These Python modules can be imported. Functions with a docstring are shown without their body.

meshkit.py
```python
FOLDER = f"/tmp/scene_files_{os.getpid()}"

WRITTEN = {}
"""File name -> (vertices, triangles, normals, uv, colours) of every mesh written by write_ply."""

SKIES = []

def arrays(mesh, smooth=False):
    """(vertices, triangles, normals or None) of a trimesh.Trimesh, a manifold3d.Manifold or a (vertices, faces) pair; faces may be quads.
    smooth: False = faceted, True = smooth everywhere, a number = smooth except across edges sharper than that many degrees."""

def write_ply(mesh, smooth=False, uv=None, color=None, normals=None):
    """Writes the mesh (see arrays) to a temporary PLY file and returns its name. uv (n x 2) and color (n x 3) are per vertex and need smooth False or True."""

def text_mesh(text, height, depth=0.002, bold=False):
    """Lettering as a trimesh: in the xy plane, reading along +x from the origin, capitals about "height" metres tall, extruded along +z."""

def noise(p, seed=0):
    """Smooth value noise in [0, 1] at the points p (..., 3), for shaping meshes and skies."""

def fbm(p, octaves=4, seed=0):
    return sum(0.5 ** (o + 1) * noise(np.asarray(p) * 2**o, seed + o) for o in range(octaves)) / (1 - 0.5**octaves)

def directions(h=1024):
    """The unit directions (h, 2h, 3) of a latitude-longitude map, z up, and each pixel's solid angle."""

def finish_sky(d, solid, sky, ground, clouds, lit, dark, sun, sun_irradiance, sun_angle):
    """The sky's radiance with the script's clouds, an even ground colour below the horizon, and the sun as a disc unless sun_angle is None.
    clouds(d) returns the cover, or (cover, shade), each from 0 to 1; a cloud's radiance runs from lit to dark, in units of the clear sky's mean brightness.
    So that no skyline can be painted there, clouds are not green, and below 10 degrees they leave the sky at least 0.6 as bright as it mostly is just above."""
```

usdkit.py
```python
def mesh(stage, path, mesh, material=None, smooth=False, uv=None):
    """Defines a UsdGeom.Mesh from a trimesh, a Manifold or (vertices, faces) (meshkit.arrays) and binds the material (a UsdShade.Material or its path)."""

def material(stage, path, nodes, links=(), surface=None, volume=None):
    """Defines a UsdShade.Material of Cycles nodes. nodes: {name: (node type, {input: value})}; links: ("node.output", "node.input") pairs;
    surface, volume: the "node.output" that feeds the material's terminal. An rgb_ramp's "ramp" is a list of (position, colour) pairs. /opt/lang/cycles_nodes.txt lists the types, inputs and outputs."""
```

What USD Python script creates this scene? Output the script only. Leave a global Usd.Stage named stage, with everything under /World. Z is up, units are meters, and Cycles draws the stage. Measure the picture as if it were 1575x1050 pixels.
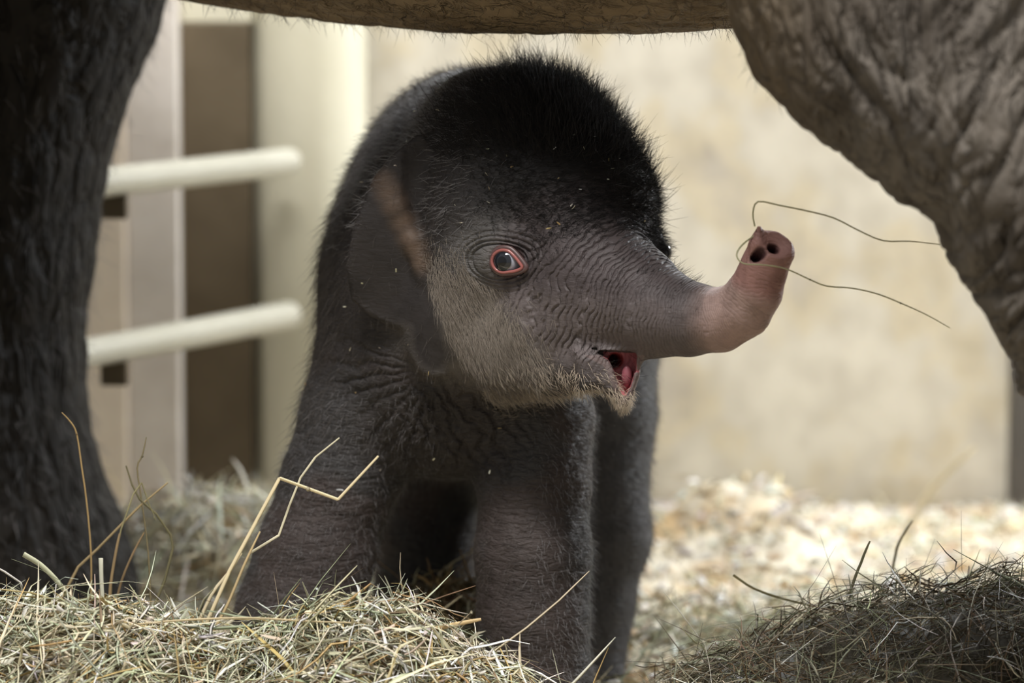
import math
import numpy as np, trimesh, usdkit, meshkit
from pxr import Usd, UsdGeom, UsdLux, UsdShade, Gf, Sdf, Vt

stage = Usd.Stage.CreateInMemory()
UsdGeom.SetStageUpAxis(stage, UsdGeom.Tokens.z)
UsdGeom.SetStageMetersPerUnit(stage, 1.0)
UsdGeom.Xform.Define(stage, '/World')
UsdGeom.Scope.Define(stage, '/World/Looks')
rng = np.random.default_rng(7)

# ------------------------------------------------------------------ camera, light, exposure
CAM_Y, CAM_Z, F_PX = -5.6, 1.17, 5906.0
PITCH = math.atan(625 / F_PX)
cam = UsdGeom.Camera.Define(stage, '/World/camera')
cam.AddTranslateOp().Set(Gf.Vec3d(0, CAM_Y, CAM_Z))
cam.AddRotateXOp().Set(90 - math.degrees(PITCH))
cam.CreateHorizontalApertureAttr(36.0)
cam.CreateVerticalApertureAttr(24.0)
cam.CreateFocalLengthAttr(135.0)
cam.CreateClippingRangeAttr(Gf.Vec2f(0.1, 60))
cam.CreateFStopAttr(2.0)
cam.CreateFocusDistanceAttr(5.40)
cam.CreateExposureAttr(-0.13)

dome = UsdLux.DomeLight.Define(stage, '/World/ambient_sky')
dome.CreateIntensityAttr(0.14)
dome.CreateColorAttr(Gf.Vec3f(0.95, 0.98, 1.0))


def rect_lamp(name, pos, aim, w, h, power, color):
    l = UsdLux.RectLight.Define(stage, '/World/' + name)
    l.CreateWidthAttr(w); l.CreateHeightAttr(h)
    l.CreateIntensityAttr(power); l.CreateColorAttr(Gf.Vec3f(*color))
    p, a = np.array(pos, float), np.array(aim, float)
    z = (p - a) / np.linalg.norm(p - a)
    x = np.cross([0, 0, 1.0], z)
    x = x / np.linalg.norm(x) if np.linalg.norm(x) > 1e-6 else np.array([1.0, 0, 0])
    y = np.cross(z, x)
    m = Gf.Matrix4d(*x, 0, *y, 0, *z, 0, *p, 1)
    l.AddTransformOp().Set(m)
    return l


# ceiling lamps of the barn: one over the back of the stall, one over the aisle in front
rect_lamp('ceiling_lamp_back', (0.5, 0.95, 4.2), (0.4, 1.3, 0), 2.4, 0.5, 21, (1.0, 0.985, 0.96))
rect_lamp('wall_lamp_left', (-0.06, 1.92, 2.25), (-0.15, 0.25, 0.85), 0.5, 0.16, 120, (0.90, 0.95, 1.0))
rect_lamp('wall_lamp_right', (2.3, 1.86, 1.6), (0.1, 0.1, 0.5), 0.3, 0.3, 300, (0.90, 0.95, 1.0))
rect_lamp('ceiling_lamp_front', (-0.3, -2.9, 6.0), (0.1, -0.1, 0.5), 2.8, 1.0, 74, (1.0, 0.98, 0.95))


# ------------------------------------------------------------------ helpers
def W(px, py, Y):
    """the point at depth Y that lies on this line of sight (pixels of the 1575 x 1050 photograph)"""
    cp, sp = math.cos(PITCH), math.sin(PITCH)
    a, b = (px - 787.5) / F_PX, -(py - 525) / F_PX
    d = np.array([a, cp + b * sp, -sp + b * cp])
    return np.array([0, CAM_Y, CAM_Z]) + d * ((Y - CAM_Y) / d[1])


def to_px(P):
    P = np.asarray(P, float) - [0, CAM_Y, CAM_Z]
    cp, sp = math.cos(PITCH), math.sin(PITCH)
    z = P[..., 1] * cp - P[..., 2] * sp
    u = P[..., 1] * sp + P[..., 2] * cp
    return np.stack([787.5 + F_PX * P[..., 0] / z, 525 - F_PX * u / z], -1)


used = {}


def numbered(name, parent):
    k = (str(parent), name)
    n = used.get(k, 0); used[k] = n + 1
    return name if n == 0 else f'{name}_{n:03d}'


def tag(prim, label=None, cat=None, group=None, kind=None):
    for k, v in (('label', label), ('category', cat), ('group', group), ('kind', kind)):
        if v: prim.SetCustomDataByKey(k, v)
    return prim


def thing(name, label, cat, loc=(0, 0, 0), group=None, kind=None):
    x = UsdGeom.Xform.Define(stage, '/World/' + numbered(name, '/World'))
    if any(loc): x.AddTranslateOp().Set(Gf.Vec3d(*map(float, loc)))
    return tag(x.GetPrim(), label, cat, group, kind)


def obj(name, mesh, mat, parent=None, smooth=False, color=None, extra=None):
    base = str(parent.GetPath()) if parent else '/World'
    m = usdkit.mesh(stage, base + '/' + numbered(name, base), mesh, mat, smooth)
    pv = UsdGeom.PrimvarsAPI(m)
    if color is not None:
        pv.CreatePrimvar('tint', Sdf.ValueTypeNames.Color3fArray, 'vertex').Set(Vt.Vec3fArray.FromNumpy(np.asarray(color, np.float32)))
    for k, v in (extra or {}).items():
        pv.CreatePrimvar(k, Sdf.ValueTypeNames.FloatArray, 'vertex').Set(Vt.FloatArray.FromNumpy(np.asarray(v, np.float32)))
    return m.GetPrim()


def curves(name, pts, widths, mat, parent, kind='stuff'):
    """pts (N,S,3), widths (S,) or (N,S)"""
    base = str(parent.GetPath()) if parent else '/World'
    c = UsdGeom.BasisCurves.Define(stage, base + '/' + numbered(name, base))
    N, S = pts.shape[:2]
    c.CreateTypeAttr('linear')
    c.CreateCurveVertexCountsAttr(Vt.IntArray.FromNumpy(np.full(N, S, np.int32)))
    c.CreatePointsAttr(Vt.Vec3fArray.FromNumpy(pts.reshape(-1, 3).astype(np.float32)))
    w = np.broadcast_to(widths, (N, S)).astype(np.float32)
    c.CreateWidthsAttr(Vt.FloatArray.FromNumpy(w.ravel().copy()))
    c.SetWidthsInterpolation('vertex')
    UsdShade.MaterialBindingAPI.Apply(c.GetPrim()).Bind(UsdShade.Material.Get(stage, mat))
    return tag(c.GetPrim(), kind=kind)


def L(name): return '/World/Looks/' + name


def sstep(a, b, x):
    t = np.clip((x - a) / (b - a), 0, 1)
    return t * t * (3 - 2 * t)


# ------------------------------------------------------------------ materials
def M(name, nodes, links, surface='p.BSDF'):
    usdkit.material(stage, L(name), nodes, links, surface=surface)
    return L(name)


def plain(name, col, rough=0.5, **kw):
    return M(name, {'p': ('principled_bsdf', {'base_color': col, 'roughness': rough, **kw})}, [])


def mottled(name, a, b, scale, rough=0.7, bump=0.002, bscale=40, lo=0.35, hi=0.65, detail=5):
    return M(name, {
        'g': ('geometry', {}),
        'n': ('noise_texture', {'scale': scale, 'detail': float(detail), 'roughness': 0.6}),
        'r': ('rgb_ramp', {'ramp': [(lo, a), (hi, b)]}),
        'n2': ('noise_texture', {'scale': bscale, 'detail': 4.0}),
        'b': ('bump', {'distance': bump, 'strength': 1.0}),
        'p': ('principled_bsdf', {'roughness': rough})},
        [('g.position', 'n.vector'), ('g.position', 'n2.vector'), ('n.fac', 'r.fac'), ('r.color', 'p.base_color'),
         ('n2.fac', 'b.height'), ('b.normal', 'p.normal')])


# concrete wall with ochre stains, darker along its foot
M('wall', {
    'g': ('geometry', {}),
    'm': ('mapping', {'scale': (1, 1, 0.8)}),
    'n': ('noise_texture', {'scale': 5.0, 'detail': 5.0, 'roughness': 0.6}),
    'r': ('rgb_ramp', {'ramp': [(0.34, (0.60, 0.565, 0.48)), (0.5, (0.545, 0.51, 0.43)), (0.58, (0.54, 0.48, 0.355)), (0.68, (0.43, 0.39, 0.325))]}),
    'n2': ('noise_texture', {'scale': 16.0, 'detail': 4.0}),
    'r2': ('rgb_ramp', {'ramp': [(0.42, (1, 1, 1)), (0.68, (0.84, 0.83, 0.82))]}),
    'mx': ('mix', {'mix_type': 'multiply', 'fac': 1.0}),
    'p': ('principled_bsdf', {'roughness': 0.75})},
  [('g.position', 'm.vector'), ('m.vector', 'n.vector'), ('m.vector', 'n2.vector'), ('n.fac', 'r.fac'), ('n2.fac', 'r2.fac'),
   ('r.color', 'mx.color1'), ('r2.color', 'mx.color2'), ('mx.color', 'p.base_color')])
mottled('floor_concrete', (0.22, 0.19, 0.14), (0.34, 0.29, 0.2), 9)
mottled('cream_paint', (0.60, 0.57, 0.44), (0.66, 0.63, 0.5), 4, rough=0.45, bump=0.0003)
mottled('rail_paint', (0.46, 0.44, 0.36), (0.52, 0.50, 0.42), 4, rough=0.35, bump=0.0002)
mottled('pillar_concrete', (0.66, 0.60, 0.54), (0.80, 0.74, 0.68), 6)
mottled('lit_wall_pale', (0.76, 0.65, 0.53), (0.86, 0.76, 0.63), 5)  # light on the wall strip put into a pale colour
mottled('shade_and_block_brown', (0.09, 0.066, 0.036), (0.13, 0.098, 0.058), 5)  # brown of the rail blocks, also the recess shade as a colour
mottled('dark_board', (0.05, 0.045, 0.04), (0.08, 0.07, 0.06), 5)


def skin(name, wr_scale, wr_bump, rot=(0, 0, 0), fine=0.0006, rough=0.58, spec=0.26, pore=170.0, mot=22.0):
    """hide: colour by place, mottled; long soft creases (stretched ridged noise) and pores in relief"""
    return M(name, {
        'a': ('attribute', {'attribute': 'tint'}),
        'g': ('geometry', {}),
        'm': ('mapping', {'scale': wr_scale, 'rotation': rot}),
        'w': ('noise_texture', {'scale': 1.0, 'detail': 3.0, 'roughness': 0.55, 'distortion': 0.6}),
        'wa': ('map_range', {'from_min': 0.36, 'from_max': 0.56, 'to_min': 0.0, 'to_max': 1.0, 'clamp': True}),
        'cr': ('attribute', {'attribute': 'crease'}),
        'cm': ('math', {'math_type': 'multiply'}),
        'b': ('bump', {'distance': wr_bump, 'strength': 1.0}),
        'n2': ('noise_texture', {'scale': pore, 'detail': 4.0, 'roughness': 0.65}),
        'b2': ('bump', {'distance': fine, 'strength': 0.9}),
        'n3': ('noise_texture', {'scale': mot, 'detail': 6.0, 'roughness': 0.7}),
        'r3': ('rgb_ramp', {'ramp': [(0.28, (0.6, 0.58, 0.57)), (0.5, (1, 1, 1)), (0.72, (1.15, 1.13, 1.12))]}),
        'mx': ('mix', {'mix_type': 'multiply', 'fac': 1.0}),
        'p': ('principled_bsdf', {'roughness': rough, 'specular_ior_level': spec})},
        [('g.position', 'm.vector'), ('m.vector', 'w.vector'), ('w.fac', 'wa.value'), ('wa.result', 'cm.value1'), ('cr.fac', 'cm.value2'), ('cm.value', 'b.height'),
         ('g.position', 'n2.vector'), ('n2.fac', 'b2.height'), ('b.normal', 'b2.normal'), ('b2.normal', 'p.normal'),
         ('g.position', 'n3.vector'), ('n3.fac', 'r3.fac'), ('a.color', 'mx.color1'), ('r3.color', 'mx.color2'), ('mx.color', 'p.base_color')])


skin('calf_skin', (62, 62, 210), 0.0019, (0.35, 0.25, 0))
skin('cow_skin', (34, 34, 9), 0.012, (0, 0, 0), 0.0016, 0.70, 0.16, 120.0, 14.0)
plain('hair_black', (0.010, 0.0085, 0.008), 0.65, specular_ior_level=0.25)
plain('hair_brown', (0.048, 0.037, 0.029), 0.5)
plain('hair_grey', (0.17, 0.16, 0.16), 0.5)
plain('hair_tan', (0.20, 0.165, 0.13), 0.6)
plain('hair_pale', (0.46, 0.38, 0.29), 0.6)
plain('lid_pink', (0.27, 0.085, 0.075), 0.22, specular_ior_level=0.6)
plain('lid_dark', (0.085, 0.048, 0.046), 0.4)
plain('mouth_pink', (0.36, 0.115, 0.14), 0.25, specular_ior_level=0.6)
plain('eye_dark', (0.012, 0.013, 0.017), 0.06, specular_ior_level=0.7)
plain('eye_pupil', (0.004, 0.004, 0.005), 0.05)
plain('eye_white', (0.32, 0.33, 0.38), 0.08, specular_ior_level=0.7)
M('hay', {'a': ('attribute', {'attribute': 'tint'}), 'p': ('principled_bsdf', {'roughness': 0.5, 'specular_ior_level': 0.35}), 't': ('translucent_bsdf', {}), 'x': ('mix_closure', {'fac': 0.12})},
  [('a.color', 'p.base_color'), ('a.color', 't.color'), ('p.BSDF', 'x.closure1'), ('t.BSDF', 'x.closure2')], surface='x.closure')


# ------------------------------------------------------------------ distance-field modelling
class Field:
    """a body as one continuous surface: smooth unions of tapering limbs on a grid, then surface nets"""

    def __init__(self, lo, hi, h):
        self.lo, self.h = np.array(lo, float), h
        self.n = np.ceil((np.array(hi) - self.lo) / h).astype(int) + 1
        self.f = np.full(self.n, 0.25, np.float32)
        self.ax = [(self.lo[i] + h * np.arange(self.n[i])).astype(np.float32) for i in range(3)]

    def box(self, lo, hi, pad):
        s = []
        for i in range(3):
            a = int(np.clip(math.floor((lo[i] - pad - self.lo[i]) / self.h), 0, self.n[i] - 1))
            b = int(np.clip(math.ceil((hi[i] + pad - self.lo[i]) / self.h) + 1, 1, self.n[i]))
            s.append(slice(a, max(b, a + 1)))
        s = tuple(s)
        return s, self.ax[0][s[0]][:, None, None], self.ax[1][s[1]][None, :, None], self.ax[2][s[2]][None, None, :]

    def blend(self, s, d, k):
        f = self.f[s]
        h = np.maximum(k - np.abs(f - d), 0) / k
        self.f[s] = np.minimum(f, d) - h * h * k * 0.25

    def carve(self, s, d, k):
        f, d = self.f[s], -d
        h = np.maximum(k - np.abs(f - d), 0) / k
        self.f[s] = np.maximum(f, d) + h * h * k * 0.25

    def cone(self, a, b, ra, rb, k=0.03, cut=False):
        a, b = np.asarray(a, float), np.asarray(b, float)
        r = max(ra, rb)
        s, X, Y, Z = self.box(np.minimum(a, b) - r, np.maximum(a, b) + r, k + 0.03)
        ab = b - a; L2 = max(float(ab @ ab), 1e-12)
        t = np.clip(((X - a[0]) * ab[0] + (Y - a[1]) * ab[1] + (Z - a[2]) * ab[2]) / L2, 0, 1)
        d = np.sqrt((X - a[0] - t * ab[0]) ** 2 + (Y - a[1] - t * ab[1]) ** 2 + (Z - a[2] - t * ab[2]) ** 2) - (ra + t * (rb - ra))
        (self.carve if cut else self.blend)(s, d, k)

    def chain(self, pts, k=0.03, first=None, cut=False):
        for i in range(len(pts) - 1):
            self.cone(pts[i][0], pts[i + 1][0], pts[i][1], pts[i + 1][1], (first if first and i == 0 else k), cut)

    def ellipsoid(self, c, r, axes=None, k=0.03, cut=False):
        c, r = np.asarray(c, float), np.asarray(r, float)
        A = np.eye(3) if axes is None else np.asarray(axes, float)
        ext = np.sqrt(((A * r[:, None]) ** 2).sum(0))
        s, X, Y, Z = self.box(c - ext, c + ext, k + 0.03)
        q = [((X - c[0]) * A[i, 0] + (Y - c[1]) * A[i, 1] + (Z - c[2]) * A[i, 2]) / r[i] for i in range(3)]
        k0 = np.sqrt(q[0] ** 2 + q[1] ** 2 + q[2] ** 2)
        k1 = np.sqrt((q[0] / r[0]) ** 2 + (q[1] / r[1]) ** 2 + (q[2] / r[2]) ** 2)
        d = k0 * (k0 - 1) / np.maximum(k1, 1e-6)
        (self.carve if cut else self.blend)(s, d.astype(np.float32), k)

    def slab(self, poly, depth, half, k=0.02, round_=0.01, pad=0.05, ylo=-1, yhi=1):
        """poly: outline in x,z; depth(x,z): where the sheet lies in y; half: half thickness (number or function)"""
        poly = np.asarray(poly, float)
        s, X, Y, Z = self.box([poly[:, 0].min(), ylo, poly[:, 1].min()], [poly[:, 0].max(), yhi, poly[:, 1].max()], pad)
        px, pz = np.broadcast_arrays(X[:, 0, :], Z[0, :, :].reshape(1, -1))
        d2, inside = np.full(px.shape, 1e9), np.zeros(px.shape, bool)
        for i in range(len(poly)):
            a, b = poly[i], poly[(i + 1) % len(poly)]
            e = b - a
            t = np.clip(((px - a[0]) * e[0] + (pz - a[1]) * e[1]) / (e @ e), 0, 1)
            d2 = np.minimum(d2, (px - a[0] - t * e[0]) ** 2 + (pz - a[1] - t * e[1]) ** 2)
            cond = (a[1] > pz) != (b[1] > pz)
            xx = a[0] + (pz - a[1]) / np.where(abs(b[1] - a[1]) < 1e-9, 1e-9, b[1] - a[1]) * (b[0] - a[0])
            inside ^= cond & (px < xx)
        p2 = np.where(inside, -1, 1) * np.sqrt(d2)
        hf = half(px, pz) if callable(half) else half
        w = np.abs(Y - depth(px, pz)[:, None, :]) - (hf[:, None, :] if callable(half) else hf)
        A, B = p2[:, None, :] + round_, w + round_
        d = np.minimum(np.maximum(A, B), 0) + np.sqrt(np.maximum(A, 0) ** 2 + np.maximum(B, 0) ** 2) - round_
        self.blend(s, d.astype(np.float32), k)

    def mesh(self):
        f, h = self.f, self.h
        n = np.array(f.shape)
        neg = f < 0
        c = np.zeros(n - 1, np.int8)
        for i, j, k in np.ndindex(2, 2, 2):
            c += neg[i:n[0] - 1 + i, j:n[1] - 1 + j, k:n[2] - 1 + k]
        cells = np.argwhere((c > 0) & (c < 8))
        idx = np.full(n - 1, -1, np.int32)
        idx[tuple(cells.T)] = np.arange(len(cells))
        corner = np.array(list(np.ndindex(2, 2, 2)))
        val = np.stack([f[tuple((cells + o).T)] for o in corner], 1)
        acc, cnt = np.zeros((len(cells), 3)), np.zeros(len(cells))
        for a in range(8):
            for b in range(a + 1, 8):
                if np.abs(corner[a] - corner[b]).sum() != 1: continue
                m = (val[:, a] < 0) != (val[:, b] < 0)
                t = val[m, a] / (val[m, a] - val[m, b])
                acc[m] += corner[a] + t[:, None] * (corner[b] - corner[a]); cnt[m] += 1
        v = self.lo + h * (cells + acc / cnt[:, None])
        faces = []
        for ax in range(3):
            o1, o2 = [(1, 2), (2, 0), (0, 1)][ax]
            sl0, sl1 = [slice(None)] * 3, [slice(None)] * 3
            sl0[ax], sl1[ax] = slice(0, -1), slice(1, None)
            A, B = neg[tuple(sl0)], neg[tuple(sl1)]
            e = np.argwhere(A != B)
            e = e[(e[:, o1] > 0) & (e[:, o2] > 0) & (e[:, o1] < n[o1] - 1) & (e[:, o2] < n[o2] - 1)]
            fl = A[tuple(e.T)]
            q = []
            for d1, d2 in ((1, 1), (0, 1), (0, 0), (1, 0)):
                p = e.copy(); p[:, o1] -= d1; p[:, o2] -= d2
                q.append(idx[tuple(p.T)])
            q = np.stack(q, 1)
            q = np.where(fl[:, None], q, q[:, ::-1])
            faces.append(q)
        q = np.concatenate(faces)
        q = q[(q >= 0).all(1)]
        return v, np.vstack([q[:, [0, 1, 2]], q[:, [0, 2, 3]]])


def normals(v, f):
    n = np.zeros_like(v)
    c = np.cross(v[f[:, 1]] - v[f[:, 0]], v[f[:, 2]] - v[f[:, 0]])
    for k in range(3): np.add.at(n, f[:, k], c)
    return n / np.maximum(np.linalg.norm(n, axis=1, keepdims=True), 1e-12)


def subdivide(v, f, sel):
    """midpoint subdivision of the selected faces, closed over to their neighbours so that no cracks open"""
    fi = np.flatnonzero(sel)
    e = np.sort(f[:, [[0, 1], [1, 2], [2, 0]]].reshape(-1, 2), axis=1)
    key = e[:, 0].astype(np.int64) * (len(v) + 1) + e[:, 1]
    uq, inv = np.unique(key, return_inverse=True)
    inv = inv.reshape(-1, 3)
    split = np.zeros(len(uq), bool); split[inv[fi].ravel()] = True
    first = np.full(len(uq), -1); ids = np.flatnonzero(split)
    first[ids] = len(v) + np.arange(len(ids))
    ea, eb = (uq[ids] // (len(v) + 1)).astype(int), (uq[ids] % (len(v) + 1)).astype(int)
    nv = np.vstack([v, (v[ea] + v[eb]) / 2])
    m = first[inv]; on = m >= 0; n_on = on.sum(1)
    out = [f[n_on == 0]]
    a = n_on == 3; F, Mm = f[a], m[a]
    for t in ((0, 3, 5), (3, 1, 4), (5, 4, 2), (3, 4, 5)):
        cols = np.hstack([F, Mm]); out.append(cols[:, list(t)])
    for r in range(3):
        rot = [r, (r + 1) % 3, (r + 2) % 3]
        F, Mm, O = f[:, rot], m[:, rot], on[:, rot]
        a = (n_on == 1) & O[:, 0]
        out += [np.stack([F[a, 0], Mm[a, 0], F[a, 2]], 1), np.stack([Mm[a, 0], F[a, 1], F[a, 2]], 1)]
        a = (n_on == 2) & ~O[:, 2]
        out += [np.stack([F[a, 0], Mm[a, 0], F[a, 2]], 1), np.stack([Mm[a, 0], Mm[a, 1], F[a, 2]], 1), np.stack([Mm[a, 0], F[a, 1], Mm[a, 1]], 1)]
    return nv, np.vstack(out)


def axis_coord(p, pts):
    """arc length along a polyline and distance from it"""
    best, s_at, acc = np.full(len(p), 1e9), np.zeros(len(p)), 0.0
    for i in range(len(pts) - 1):
        a, b = pts[i], pts[i + 1]
        e = b - a; le = np.linalg.norm(e)
        t = (p - a) @ e / (le * le)
        tc = np.clip(t, -9 if i == 0 else 0, 9 if i == len(pts) - 2 else 1)
        d = np.linalg.norm(p - (a + tc[:, None] * e), axis=1)
        m = d < best
        best[m] = d[m]; s_at[m] = acc + tc[m] * le
        acc += le
    return s_at, best


def tube(pts, rad, n=6, caps=True, flat=1.0):
    pts = np.asarray(pts, float); S = len(pts)
    rad = np.broadcast_to(rad, (S,))
    t = np.gradient(pts, axis=0); t /= np.linalg.norm(t, axis=1, keepdims=True)
    ref = np.array([0.3, 0.9, 0.2]); u = np.cross(t, ref); u /= np.linalg.norm(u, axis=1, keepdims=True)
    w = np.cross(t, u)
    a = np.arange(n) * 2 * np.pi / n
    v = (pts[:, None] + rad[:, None, None] * (np.cos(a)[None, :, None] * u[:, None] + flat * np.sin(a)[None, :, None] * w[:, None])).reshape(-1, 3)
    f = []
    for i in range(S - 1):
        for j in range(n):
            p, q = i * n + j, i * n + (j + 1) % n
            f += [(p, q, q + n), (p, q + n, p + n)]
    if caps:
        v = np.vstack([v, pts[0], pts[-1]])
        for j in range(n):
            f += [(S * n, (j + 1) % n, j), (S * n + 1, (S - 1) * n + j, (S - 1) * n + (j + 1) % n)]
    return v, np.array(f)


def smooth_path(pts, per=8):
    pts = np.asarray(pts, float)
    P = np.vstack([2 * pts[0] - pts[1], pts, 2 * pts[-1] - pts[-2]])
    out = []
    for i in range(1, len(P) - 2):
        for t in np.arange(per) / per:
            a, b, c, d = P[i - 1], P[i], P[i + 1], P[i + 2]
            out.append(0.5 * ((2 * b) + (c - a) * t + (2 * a - 5 * b + 4 * c - d) * t * t + (-a + 3 * b - 3 * c + d) * t ** 3))
    return np.array(out + [pts[-1]])


def rounded_box(size, r, n=3):
    import manifold3d as m3
    sx, sy, sz = [max(s / 2 - r, 1e-4) for s in size]
    sp = m3.Manifold.sphere(r, 8 * n)
    return m3.Manifold.batch_hull([sp.translate([x * sx, y * sy, z * sz]) for x in (-1, 1) for y in (-1, 1) for z in (-1, 1)])


def moved(man, t, rz=0.0):
    return man.rotate([0, 0, rz]).translate([float(x) for x in t])


# ------------------------------------------------------------------ the setting
def struct(name, mesh, mat, smooth=30):
    return tag(obj(name, mesh, mat, None, smooth), kind='structure')


def slab_box(lo, hi, r=0.004):
    lo, hi = np.array(lo, float), np.array(hi, float)
    return moved(rounded_box(hi - lo, r), (lo + hi) / 2)


WALL_Y = 2.05
struct('floor', slab_box((-4, -6.5, -0.12), (4, WALL_Y, 0)), L('floor_concrete'))
struct('wall_back', slab_box((-4, WALL_Y, 0), (4, WALL_Y + 0.2, 3.4)), L('wall'))


def upright(px0, px1, Y, depth, z0, z1, r):
    x0, x1 = W(px0, 500, Y)[0], W(px1, 500, Y)[0]
    return slab_box((x0, Y, z0), (x1, Y + depth, z1), r)


struct('column', upright(386, 562, 1.74, 0.2, 0, 3.2, 0.095), L('cream_paint'))
struct('pillar', upright(196, 277, 1.70, 0.12, 0, 3.2, 0.006), L('pillar_concrete'))
struct('recess_shade_1', upright(277, 388, 1.765, 0.06, 0, W(300, 36, 1.765)[2], 0.004), L('shade_and_block_brown'))  # shade of the recess, built as a dark brown strip
struct('lit_wall_strip_3', upright(120, 195, 1.69, 0.1, 0, 3.2, 0.006), L('lit_wall_pale'))  # added strip in place of the lit wall, its brightness painted
struct('trim_2', upright(1561, 1640, 1.95, 0.09, 0, 3.2, 0.006), L('dark_board'))
z1 = W(300, 36, 1.765)[2]
struct('beam', slab_box((W(277, 0, 1.765)[0], 1.765, z1), (W(388, 0, 1.765)[0], 1.93, z1 + 0.25), 0.006), L('cream_paint'))

gate = thing('steel_gate', 'cream painted steel tube gate with two rails standing by the pale column', 'gate')
for pa, pb in (((447, 248), (40, 0.74)), ((447, 484), (40, 0.44))):
    B = W(pa[0], pa[1], 1.66)
    A = np.array([B[0] - 0.40, B[1] - 0.86, B[2]])
    d = (B - A) / np.linalg.norm(B - A)
    path = np.vstack([A, A + 0.004 * d, B - 0.008 * d, B - 0.002 * d, B])
    rail = obj('rail', tube(path, [0.024, 0.026, 0.026, 0.024, 0.018], 20), L('rail_paint'), gate, 40)
    # a brown block below each rail near the hanging end
    C = A + d * (np.linalg.norm(B - A) * (165 - 40) / 407 + 0.02)
    obj('brown_block', slab_box(C + [-0.03, -0.02, -0.066], C + [0.018, 0.02, -0.024], 0.004), L('shade_and_block_brown'), gate, 30)
ax = A[0] - 0.02
obj('hanging_post', slab_box((ax - 0.06, A[1] - 0.04, 0), (ax + 0.03, A[1] + 0.05, 1.3), 0.01), L('rail_paint'), gate, 30)

# ------------------------------------------------------------------ the calf: one continuous skin
F_ = np.array([0.574, -0.819, 0.0]); N_ = np.array([-0.819, -0.574, 0.0]); U_ = np.array([0, 0, 1.0])
HEAD = np.stack([F_, N_, U_])
bd = Field((-0.50, -0.47, -0.02), (0.50, 0.72, 1.02), 0.0042)
TA = np.array([0.2, 0.98, 0]); TA /= np.linalg.norm(TA)
BODY = np.stack([TA, np.array([TA[1], -TA[0], 0]), U_])
TC = W(724, 420, 0.25)
bd.ellipsoid(TC, (0.335, 0.204, 0.312), BODY, 0.05)
bd.ellipsoid(W(775, 440, 0.42), (0.20, 0.20, 0.27), BODY, 0.08)
bd.ellipsoid(W(690, 585, 0.06), (0.13, 0.15, 0.148), BODY, 0.06)
bd.cone(W(705, 430, 0.12), W(790, 330, 0.0), 0.183, 0.15, 0.06)
# front legs
bd.chain([(W(640, 440, 0.14), .125), (W(601, 560, .11), .105), (W(562, 650, .09), .094), (W(523, 740, .08), .083), (W(486, 850, .07), .085), (W(459, 945, .06), .089), (W(444, 1040, .06), .092), (W(440, 1108, .06), .10)], 0.03, 0.06)
bd.chain([(W(790, 560, .08), .115), (W(824, 650, .03), .082), (W(821, 740, .0), .0785), (W(821, 850, -.02), .0815), (W(820, 950, -.03), .078), (W(824, 1050, -.03), .079), (W(826, 1125, -.035), .09)], 0.03, 0.06)
# hind legs
bd.chain([(W(880, 520, .42), .15), (W(905, 640, .38), .10), (W(908, 740, .35), .083), (W(917, 820, .34), .079), (W(895, 930, .33), .075), (W(880, 1010, .32), .074), (W(878, 1068, .31), .085)], 0.035, 0.08)
bd.chain([(W(690, 560, .45), .14), (W(664, 700, .43), .09), (W(658, 820, .42), .08), (W(655, 930, .40), .076), (W(652, 1020, .39), .084)], 0.035, 0.08)
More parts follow.
